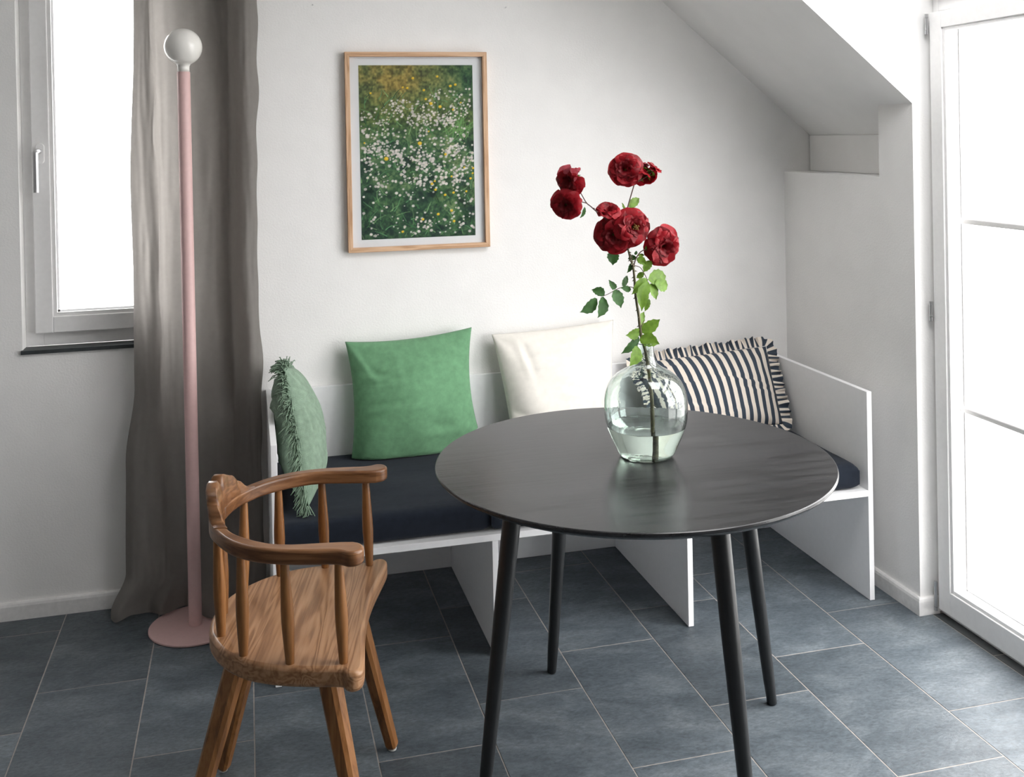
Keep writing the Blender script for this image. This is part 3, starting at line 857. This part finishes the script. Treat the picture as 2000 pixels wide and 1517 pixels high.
    for _ in range(26):
        blade(0.72 + 0.24 * rs.rand(), 0.55 + 0.1 * rs.rand(), 28 + 20 * rs.rand(), rs.uniform(0.4, 2.2), (112, 160, 92), 1, rs.uniform(-.4, .4))
    n_ = 0
    cl = [(rs.rand(), rs.rand()) for _ in range(130)]
    while n_ < 1050:
        cu, cv = cl[rs.randint(len(cl))]; cu += rs.normal() * 0.05; cv += rs.normal() * 0.035
        top_lim = 0.86 if cu > 0.6 else 0.80 - 0.25 * max(0, 0.30 - cu)
        if not (0.01 < cu < 0.99 and 0.02 < cv < top_lim): continue
        if cv < 0.30 and rs.rand() < 0.62: continue
        if cu < 0.3 and cv < 0.35 and rs.rand() < 0.7: continue
        w_ = rs.uniform(0.78, 1.0)
        dot(cu, cv, rs.uniform(1.0, 2.9) * (1.15 if cv < .6 else 1.0), np.array([236, 228, 222.]) * w_, 1.1); n_ += 1
        if rs.rand() < 0.12: dot(cu, cv, 0.8, (214, 190, 120))
    for cu, cv, rr in [(.52, .547, 4.2), (.225, .462, 4.4), (.625, .777, 3.4), (.705, .758, 3.4), (.58, .803, 2.6), (.42, .868, 2.6), (.47, .925, 2.8), (.685, .934, 2.6), (.80, .878, 3), (.845, .886, 2.8), (.565, .855, 2.6),
                       (.10, .840, 2.2), (.38, .872, 2), (.745, .48, 2.8), (.62, .31, 2.8), (.645, .325, 2.2), (.65, .275, 2.8), (.735, .243, 2.8), (.81, .255, 2.6), (.965, .335, 2.6), (.99, .395, 2.6), (.985, .365, 2.2),
                       (.795, .35, 2.2), (.79, .15, 2.8), (.67, .132, 3), (.535, .105, 2.6), (.81, .088, 2.8), (.355, .038, 2.6), (.91, .40, 2), (.925, .26, 2.2), (.04, .555, 1.8), (.60, .615, 1.8), (.82, .74, 2.2), (.89, .78, 1.8)]:
        dot(cu, cv, rr, (232, 190, 44)); dot(cu + 0.004, cv + 0.003, rr * 0.5, (244, 212, 84))
    img = np.clip(img, 0, 255) / 255
    ln = np.where(img > 0.04045, ((img + 0.055) / 1.055) ** 2.4, img / 12.92)
    V = np.stack([a0 + (a1 - a0) * u - off.x, np.full_like(u, -0.0105 - off.y), b0 + (b1 - b0) * v - off.z], -1).reshape(-1, 3)
    me = bpy.data.meshes.new('print')
    me.from_pydata(V.tolist(), [], [f[::-1] for f in grid_faces(nx, ny)])
    ca = me.color_attributes.new('print', 'FLOAT_COLOR', 'POINT')
    ca.data.foreach_set('color', np.concatenate([ln.reshape(-1, 3), np.ones((len(V), 1))], 1).astype(np.float32).ravel())
    link('print', me, M['print_'], r)
    box('glazing', (X0 + w - .002, X1 - w + .002, -0.0150, -0.0135, Z0 + w - .002, Z1 - w + .002), M['glass'], r, 0, off)
picture()

# ================================================================== TABLE
TC = Vector((0.617, -1.260)); TZ = 0.74
def table():
    r = root('round_table', 'round black stained table with four splayed tapered legs', 'table', (TC.x, TC.y, 0))
    R_ = 0.499
    lathe('tabletop', [(0, TZ - 0.022), (R_ - 0.022, TZ - 0.022), (R_ - 0.004, TZ - 0.012), (R_ - 0.0008, TZ - 0.008), (R_, TZ - 0.005), (R_ - 0.0008, TZ - 0.0015), (R_ - 0.003, TZ), (0, TZ)], M['black'], r, 160, smooth=25)
    for dx, dy in ((-.103, .432), (.430, .095), (-.432, -.103), (.100, -.432)):
        u = Vector((dx, dy)).normalized()
        a = (u.x * 0.437, u.y * 0.437, 0.0012); bq = (u.x * 0.338, u.y * 0.338, TZ - 0.0225)
        L = (Vector(bq) - Vector(a)).length
        lathe('leg', [(0.0, 0), (0.0115, 0), (0.0132, 0.004), (0.0155, 0.10), (0.0205, 0.6), (0.0222, 0.9), (0.0222, 1.0), (0, 1.0)], M['blackleg'], r, 28, a, bq, smooth=60)
    return r
table()

# ================================================================== CHAIR
CC = (-0.0865, -1.327, 0)
def chair():
    r = root('armchair', 'old honey pine armchair with spindle back beside the lamp', 'chair', CC, math.atan2(-0.2209, 0.9753))
    ZS = 0.48; ZA = 0.692; ZT = 0.724
    half = [(-.329, 0), (-.326, .045), (-.316, .090), (-.298, .128), (-.272, .168), (-.238, .203), (-.195, .232), (-.14, .252), (-.08, .262), (-.02, .266), (0.000, .270), (.008, .282), (.022, .288), (.037, .281), (.043, .262), (.041, .225), (.034, .165), (.026, .09), (.0225, .03)]
    out = spline([(a, b, 0) for a, b in half] + [(a, -b, 0) for a, b in half[:0:-1]], 4, True)
    st = prism('seat', [(p.x, p.y) for p in out], ZS - 0.043, ZS, M['pine_y'], r, 0.009, 40)
    # arm rails: two bent pieces meeting under the crest
    outer = [(-.327, 0), (-.322, .05), (-.306, .105), (-.279, .152), (-.245, .198), (-.205, .232), (-.16, .254), (-.11, .266), (-.06, .270), (-.018, .271), (.002, .276), (.018, .286), (.034, .284), (.046, .270), (.047, .252), (.038, .236), (.022, .227)]
    inner = [(-.002, .226), (-.05, .2285), (-.10, .231), (-.14, .226), (-.175, .211), (-.207, .190), (-.238, .163), (-.262, .130), (-.283, .090), (-.294, .045), (-.298, 0)]
    for sg in (1, -1):
        o1 = spline([(a, b * sg, 0) for a, b in outer], 5); i1 = spline([(a, b * sg, 0) for a, b in inner], 5)
        pts = [(p.x, p.y) for p in o1 + i1]
        if sg < 0: pts = pts[::-1]
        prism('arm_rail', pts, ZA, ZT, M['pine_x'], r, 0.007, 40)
    # crest: scalloped board standing on the back of the rails
    hp = [(0, .046), (.006, .050), (.012, .060), (.020, .067), (.030, .066), (.045, .060), (.060, .053), (.072, .049), (.080, .044), (.084, .036), (.092, .030), (.102, .024), (.112, .012), (.122, .004), (.134, .0015)]
    lat = np.linspace(-.134, .134, 121)
    hz = np.interp(np.abs(lat), [a for a, _ in hp], [b for _, b in hp])
    fo = lambda l: float(np.interp(abs(l), [0, .05, .105, .152], [-.327, -.322, -.306, -.279]))
    fi = lambda l: float(np.interp(abs(l), [0, .045, .090, .130, .163], [-.298, -.294, -.283, -.262, -.238]))
    V, F = [], []; m = 6
    for l, h in zip(lat, hz):
        a, b_ = fo(l), fi(l); h = float(h); e = min(0.006, h * 0.45); lean = -0.12 * h
        V += [(a, l, ZT - .001), (a + lean, l, ZT + h - e), (a + lean + 0.005, l, ZT + h), (b_ + lean - 0.006, l, ZT + h), (b_ + lean - 0.001, l, ZT + h - e), (b_, l, ZT - .001)]
    for i in range(len(lat) - 1):
        for k in range(m):
            F.append((i * m + k, i * m + (k + 1) % m, (i + 1) * m + (k + 1) % m, (i + 1) * m + k))
    F.append(tuple(range(m))); F.append(tuple((len(lat) - 1) * m + k for k in range(m)))
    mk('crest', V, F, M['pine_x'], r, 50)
    # spindles
    sp_ = [(0.0, 0), (0.0088, 0), (0.0094, 0.03), (0.0120, 0.25), (0.0136, 0.42), (0.0132, 0.55), (0.0106, 0.80), (0.0088, 1.0), (0.0, 1.0)]
    for (bx, by, tx, ty) in [(-.285, .108, -.285, .126), (-.216, .199, -.217, .201), (-.111, .240, -.117, .248), (.000, .245, -.006, .248)]:
        for sg in (1, -1):
            lathe('spindle', sp_, M['pine_z'], r, 18, (bx, by * sg, ZS - 0.004), (tx, ty * sg, ZA + 0.003), smooth=60)
    lathe('spindle', sp_, M['pine_z'], r, 18, (-.306, 0, ZS - 0.004), (-.309, 0, ZA + 0.003), smooth=60)
    # legs: chamfered square, tapering
    def leg(a, b_):
        a = Vector(a); b_ = Vector(b_); V, F = [], []
        ax = (b_ - a).normalized(); s = ax.cross(Vector((0.35, 1, 0))).normalized(); t = s.cross(ax)
        for f, w in ((0, .0215), (0.5, .0185), (0.985, .0145), (1.0, .0125)):
            c = a.lerp(b_, f); q = w * 0.62
            for px, py in ((w, q), (q, w), (-q, w), (-w, q), (-w, -q), (-q, -w), (q, -w), (w, -q)): V.append(c + s * px + t * py)
        for j in range(3):
            for k in range(8): F.append((j * 8 + k, j * 8 + (k + 1) % 8, j * 8 + 8 + (k + 1) % 8, j * 8 + 8 + k))
        F.append(tuple(range(8))); F.append(tuple(24 + k for k in range(8)))
        return mk('leg', V, F, M['pine_z'], r)
    for sg in (1, -1):
        for a, b_ in (((-.043, .189 * sg, ZS - .036), (.047, .258 * sg, .009)), ((-.248, .086 * sg, ZS - .036), (-.366, .195 * sg, .009))):
            lg = leg(a, b_)
            lathe('foot_pad', [(0, 0.0008), (.0105, 0.0008), (.011, 0.004), (.0105, 0.008), (0, 0.008)], M['felt'], lg, 16, (b_[0], b_[1], 0))
chair()

# ================================================================== GLASS BOTTLE WITH WATER
VC = (0.657, -1.256, TZ)
def bottle():
    r = root('glass_bottle', 'bulbous aqua glass bottle half full of water on the black table', 'vase', VC)
    pr = [(.0, .0060), (.030, .0045), (.050, .0006), (.0585, .0008), (.0655, .0045), (.0715, .0125), (.0785, .028), (.0868, .046), (.0955, .067), (.1022, .087), (.1052, .108), (.1058, .130), (.1046, .150), (.1008, .168), (.0935, .186), (.0825, .201), (.0665, .214), (.0500, .223), (.0375, .231), (.0295, .240), (.0252, .252), (.0236, .266), (.0233, .278), (.0245, .285), (.0258, .289)]
    outer = [(p.x, p.z) for p in spline([(a, 0, b) for a, b in pr], 4)]
    th = 0.0030
    inner = []
    for i, (a, b) in enumerate(outer):
        p = Vector(outer[max(i - 1, 0)]); q = Vector(outer[min(i + 1, len(outer) - 1)]); d = (q - p).normalized()
        t_ = th + 0.004 * max(0, 1 - b / 0.012)
        x = a - d.y * t_; z = b + d.x * t_
        inner.append((max(0.0, x) if i else 0.0, z))
    inner = [inner[0]] + [q for q in inner[1:] if q[0] > 0.0005]
    prof = [(max(a, 1e-4), b) for a, b in outer] + [((outer[-1][0] + inner[-1][0]) / 2, outer[-1][1] + 0.0014)] + [(max(a, 1e-4), b) for a, b in inner[::-1]]
    V, F = [], []; seg = 96; n = len(prof)
    for a, b in prof:
        for i in range(seg): V.append((a * math.cos(2 * PI * i / seg), a * math.sin(2 * PI * i / seg), b))
    for j in range(n - 1):
        for i in range(seg): k = (i + 1) % seg; F.append((j * seg + i, j * seg + k, (j + 1) * seg + k, (j + 1) * seg + i))
    F.append(tuple(range(seg))); F.append(tuple((n - 1) * seg + i for i in range(seg)))
    mk('glass_body', V, F, M['vase'], r, 180)
    wl = 0.079
    wp = [(a + 0.0004, b - 0.0003) for a, b in inner if b < wl - 0.001]
    ra = float(np.interp(wl, [b for a, b in inner if a > 0.06 and b < 0.12], [a for a, b in inner if a > 0.06 and b < 0.12])) + 0.0004
    wp = [(1e-4, wp[0][1])] + wp[1:] + [(ra, wl), (ra - 0.003, wl - 0.0008), (1e-4, wl - 0.001)]
    lathe('water', wp, M['water'], r, 96, smooth=50)
bottle()

# ================================================================== ROSE BRANCH
def rose():
    YB = VC[1]
    r = root('rose_branch', 'thorny branch of dark red roses standing in the glass bottle', 'flowers', (0.667, YB, TZ + 0.014))
    off = Vector(r.location)
    # camera-independent conversion used once: measured positions (x, z) on the plane of the branch
    K = dict(f=2028.6, cy=283.5)
    cam = S.camera.matrix_world
    def at(px, py, dy=0.0):
        d = cam.to_3x3() @ Vector(((px - 1000) / K['f'], -(py - K['cy']) / K['f'], -1))
        o = cam.translation; t = (YB + dy - o.y) / d.y
        return o + d * t - off
    A = at
    main = [(0.000, 0.002, 0.0)]
    pts = [Vector((0.006, 0.0, -0.004))] + [A(*p) for p in ((1275, 868), (1275, 835), (1273.6, 790), (1270, 746), (1263.5, 701), (1259, 678), (1252, 654), (1248, 618), (1244, 594), (1240.6, 568.6), (1239, 541), (1236, 519), (1231, 504), (1227, 488), (1221, 462))]
    main = spline(pts, 4)
    V, F = [], []
    L = len(main)
    tube_data(main, [0.0062 - 0.0040 * (i / L) ** 0.8 for i in range(L)], 10, V, F)
    rnd = random.Random(2)
    def thorns(path, n, size):
        for _ in range(n):
            i = rnd.randint(1, len(path) - 2); p = path[i]; t = (path[i + 1] - path[i]).normalized()
            d = t.cross(Vector((rnd.uniform(-1, 1), rnd.uniform(-.4, .4), rnd.uniform(-1, 1)))).normalized()
            if abs(d.x) < 0.4: d = Vector((rnd.choice((-1, 1)), d.y, -0.2)).normalized()
            s = size * rnd.uniform(.6, 1.2)
            tube_data([p + d * 0.002, p + d * (0.003 + s * .5) - t * .001, p + d * (0.003 + s) - t * .003], [0.0022, 0.0011, 0.0002], 5, V, F)
    thorns(main, 90, 0.0050)
    mk('stem', V, F, M['stem'], r, 60)
    def twig(P, r0, r1, nm='twig', mat='stemd', th=0):
        nonlocal V, F
        V, F = [], []
        path = spline(P, 5); n = len(path)
        tube_data(path, [r0 + (r1 - r0) * i / n for i in range(n)], 7, V, F)
        if th: thorns(path, th, 0.003)
        mk(nm, V, F, M[mat], r, 60)
    twig([A(1221, 462), A(1222, 435), A(1225, 409), A(1232, 383), A(1239, 359), A(1244, 340)], .0018, .0014)
    twig([A(1239, 359), A(1249, 353), A(1262, 345), A(1274, 335)], .0013, .0012)
    twig([A(1200, 450), A(1180, 424), A(1164, 412), A(1154, 403), A(1145.5, 396), A(1136, 380), A(1128, 366)], .0018, .0011, th=5)
    twig([A(1147, 397), A(1136, 394), A(1124, 391), A(1112, 395)], .0013, .0011)
    twig([A(1238, 519), A(1242, 505), A(1251, 492), A(1264, 486), A(1282, 484)], .0016, .0013)
    twig([A(1238, 518), A(1250, 522), A(1257, 532), A(1265, 547)], .0010, .0009)
    twig([A(1239.5, 562), A(1230, 560), A(1215, 561), A(1202, 566), A(1190, 573), A(1178, 578)], .0010, .0008)
    twig([A(1250, 648), A(1252, 640), A(1258, 625)], .0009, .0008)
    # ---- petals
    def petal(R_, wid, open_, curl, seed, ruff):
        """patch from the flower centre outward; open_ 0 = upright along the axis, 1 = flat"""
        nu, nv = 8, 7; P = []
        for j in range(nv + 1):
            v = j / nv
            for i in range(nu + 1):
                s = i / nu * 2 - 1
                wv = wid * (math.sin(min(1, v * 1.15 + 0.10) * PI * 0.5) ** 0.8) * (1 - 0.25 * max(0, v - 0.75) * 4 * abs(s) ** 2)
                ang = open_ * PI / 2 * (0.35 + 0.75 * v)
                rad = R_ * (v * (1 - 0.09 * s * s * v)); rr = rad * math.sin(ang) + 0.002
                hh = rad * math.cos(ang) - curl * R_ * max(0, v - 0.6) ** 2 * 5
                nz = noise.noise(Vector((s * 1.6 + seed, v * 2.4, seed * 1.7)))
                cup = 0.32 * wid * s * s * (1 - 0.6 * open_)
                P.append(Vector((rr - cup * 0.6, wv * s, hh + cup + ruff * R_ * nz * v + 0.10 * ruff * R_ * math.sin(9 * s + seed) * v * v)))
        return P, grid_faces(nu, nv)
    def bloom(c, Rb, axis, mat='red', n_out=7, inner=10, openness=0.92, seed=0, pinks=0, gold=False):
        rd = random.Random(seed)
        ax = Vector(axis).normalized(); q = Vector((0, 0, 1)).rotation_difference(ax)
        base = c - ax * Rb * 0.38
        V_, F_ = [], []
        for k in range(inner):
            f = k / inner
            P, Q = petal(Rb * (0.50 + 0.40 * f), Rb * (0.26 + 0.26 * f), 0.30 + 0.50 * f, 0.05 + 0.15 * f, seed + k * 1.3, 0.22)
            a = k * 2.399 + rd.uniform(-.3, .3); Rz = Matrix.Rotation(a, 3, 'Z'); n = len(V_)
            V_ += [base + q @ (Rz @ p) for p in P]; F_ += [tuple(i + n for i in f_) for f_ in Q]
        core = mk('bloom', V_, F_, M['red2'], r, 180)
        for k in range(n_out + 5):
            lay = 0 if k < n_out else 1
            P, Q = petal(Rb * (1.06 if lay == 0 else 0.90) * rd.uniform(.92, 1.08), Rb * rd.uniform(.56, .74), (openness if lay == 0 else openness * .80) * rd.uniform(.93, 1.05), rd.uniform(.02, .20), seed * 3 + k * 2.1, 0.22)
            a = (k / n_out if lay == 0 else (k - n_out) / 5 + .1) * 2 * PI + rd.uniform(-.2, .2); Rz = Matrix.Rotation(a, 3, 'Z')
            mt = M['rose'] if k < pinks else M[mat if (k % 3) else 'red2' if rd.random() < .4 else mat]
            mk('petal', [base + q @ (Rz @ p) for p in P], Q, mt, core, 180)
        # green calyx behind
        Vc, Fc = [], []
        tube_data([base - ax * .010, base - ax * .004, base + ax * .001], [.0016, .0042, .0035], 8, Vc, Fc)
        for k in range(5):
            a = k * 2 * PI / 5 + seed; d = q @ Vector((math.cos(a), math.sin(a), 0))
            tube_data([base - ax * .003, base + d * .009 - ax * .003, base + d * .018 - ax * .008], [.0022, .0016, .0003], 5, Vc, Fc)
        mk('calyx', Vc, Fc, M['leaf'], core, 60)
        if gold:
            Vg, Fg = [], []
            for k in range(26):
                d = q @ Vector((rd.uniform(-1, 1), rd.uniform(-1, 1), 2.2)).normalized()
                e = base + ax * Rb * .12
                tube_data([e, e + d * Rb * .40], [.0006, .0011], 4, Vg, Fg)
            mk('stamens', Vg, Fg, M['gold'], core, 60)
    s = 0.00130       # metres per photograph pixel at the branch
    F3 = (-0.15, -1, 0.1)
    bloom(A(1103, 403), 29 * s, (-0.55, -0.75, -0.30), seed=1, n_out=7)
    bloom(A(1108, 356), 27 * s, (-0.70, -0.55, -0.25), seed=2, pinks=2, openness=.85)
    bloom(A(1219, 330), 31 * s, (-0.45, -0.75, 0.15), seed=3, n_out=8)
    bloom(A(1246, 339, .015), 22 * s, (0.15, 0.35, 0.75), seed=4, pinks=1, n_out=6)
    bloom(A(1277, 328), 16 * s, (0.50, -0.30, 0.70), seed=5, n_out=5, inner=8, openness=.62)
    bloom(A(1266, 346, .02), 17 * s, (0.30, 0.55, -0.30), seed=12, n_out=5, inner=6)
    bloom(A(1121, 338, .012), 17 * s, (-0.25, 0.45, 0.85), seed=14, n_out=5, inner=5, pinks=10, openness=.55)
    bloom(A(1256, 323, .012), 11 * s, (0.15, 0.3, 0.9), seed=15, n_out=5, inner=4, pinks=10, openness=.6)
    bloom(A(1188, 408), 22 * s, (-0.15, -0.5, 0.8), seed=6, n_out=6, openness=.80)
    bloom(A(1196, 462, -.005), 36 * s, (-0.45, -0.85, -0.20), seed=7, n_out=8)
    bloom(A(1241, 443, -.02), 36 * s, (0.10, -1.0, 0.02), seed=8, n_out=8, gold=True)
    bloom(A(1300, 484, -.01), 37 * s, (0.10, -0.95, -0.22), seed=9, n_out=8)
    # ---- leaves: base pixel, tip pixel, width px, depth tilt, tone
    def leaf(bx, by, tx, ty, w, dyb=0.0, dyt=0.0, tone='leaf', roll=0.0):
        b_ = A(bx, by, dyb); t_ = A(tx, ty, dyt); ax = t_ - b_; Ln = ax.length; ax.normalize()
        side = ax.cross(Vector((0.15, -1, 0.25))).normalized()
        nr = side.cross(ax)
        side = (side * math.cos(roll) + nr * math.sin(roll)); nr = side.cross(ax)
        w = w * s / 2 / max(0.55, math.cos(roll))
        n = 9; V_, F_ = [], []
        sd = random.Random(bx * 7 + ty)
        cb = sd.uniform(-.12, .12)
        for j in range(n + 1):
            v = j / n
            wd = w * (math.sin(PI * v ** 0.85) ** 0.75 if 0 < v < 1 else 0.0)
            if v > 0.86: wd = w * 0.34 * (1 - v) / 0.14 + 0.0003
            wd *= 1 + (0.10 if j % 2 else -0.05)
            c = b_ + ax * (Ln * v) + side * (cb * Ln * math.sin(PI * v)) - nr * (Ln * .16 * v * v)
            for k in (-1, -.5, 0, .5, 1):
                V_.append(c + side * (wd * k) + nr * (abs(k) * wd * .28) + nr * (0.0012 * math.sin(5 * v + 3 * k)))
        for j in range(n):
            for k in range(4): F_.append((j * 5 + k, j * 5 + k + 1, j * 5 + k + 6, j * 5 + k + 5))
        mk('leaf', V_, F_, M[tone], r, 180)
    g = lambda x, y: (1080 + x * .1846, 480 + y * .1846)
    LV = [  # in the measured close-up frame
        (733, 425, 800, 308, 66, .01, .03, 'leafd'), (825, 462, 728, 440, 70, 0, -.01, 'leafd'), (634, 466, 604, 352, 100, .01, .03, 'leafd'), (655, 460, 737, 645, 150, 0, -.02, 'leafd'),
        (545, 526, 412, 452, 112, .0, .02, 'leafd'), (530, 535, 498, 757, 135, 0, -.02, 'leafd'), (468, 560, 310, 708, 125, 0, -.02, 'leafd'),
        (1005, 358, 1228, 312, 175, 0, .03, 'leaf'), (1075, 400, 1245, 410, 140, 0, .03, 'leaf'), (1000, 352, 858, 512, 120, 0, -.02, 'leaf'), (1003, 372, 962, 682, 140, -.005, -.03, 'leaf'),
        (1030, 398, 1112, 562, 125, .005, 0, 'leaf'), (1018, 560, 978, 695, 62, .01, .01, 'leaf'), (962, 284, 882, 340, 62, .005, .01, 'leaf'),
        (882, 120, 792, 142, 58, .01, .02, 'leafd'), (868, 95, 884, 52, 36, .01, .01, 'leafd'), (900, 108, 975, 92, 34, 0, .01, 'leaf'), (888, 128, 984, 196, 78, 0, -.01, 'leaf'),
        (1042, 160, 962, 276, 88, .01, .0, 'leaf'), (848, 172, 798, 284, 58, .01, .0, 'leafd'), (650, 50, 640, 202, 128, .02, .01, 'leafd'), (985, 50, 1002, -10, 40, .0, .0, 'leaf'),
        (915, 880, 985, 694, 92, .0, .02, 'leaf'), (930, 915, 1128, 778, 122, 0, -.02, 'leaf'), (918, 892, 790, 948, 108, 0, -.02, 'leaf'), (915, 985, 1122, 1036, 138, -.005, -.035, 'leaf'),
        (912, 962, 745, 1135, 92, 0, -.025, 'leafd'), (893, 1058, 830, 1262, 135, -.02, -.05, 'leaf')]
    for bx, by, tx, ty, w, d0, d1_, tn in LV:
        leaf(*g(bx, by), *g(tx, ty), w * .1846, d0, d1_, tn, random.Random(bx).uniform(-.35, .35))
    leaf(1227, 404, 1251, 386, 17, 0, .01, 'leaf'); leaf(1142, 404, 1136, 426, 10, 0, 0, 'leafd', .6)
    leaf(1222, 408, 1216, 396, 5, 0, 0, 'leaf')
rose()

# ================================================================== nails in the wall
for k, (x, z, lb) in enumerate(((-0.076, 2.037, 'small nail in the back wall above and left of the picture'), (0.626, 2.037, 'small nail in the back wall above and right of the picture'))):
    o = lathe('nail', [(0, 0), (.0012, 0), (.0012, .010), (.0028, .0102), (.0028, .0118), (0, .0118)], M['steel'], None, 10, (0, 0, 0))
    o.rotation_euler = (PI / 2, 0, 0); o.location = (x, 0.002, z)
    tag(o, lb, 'nail')
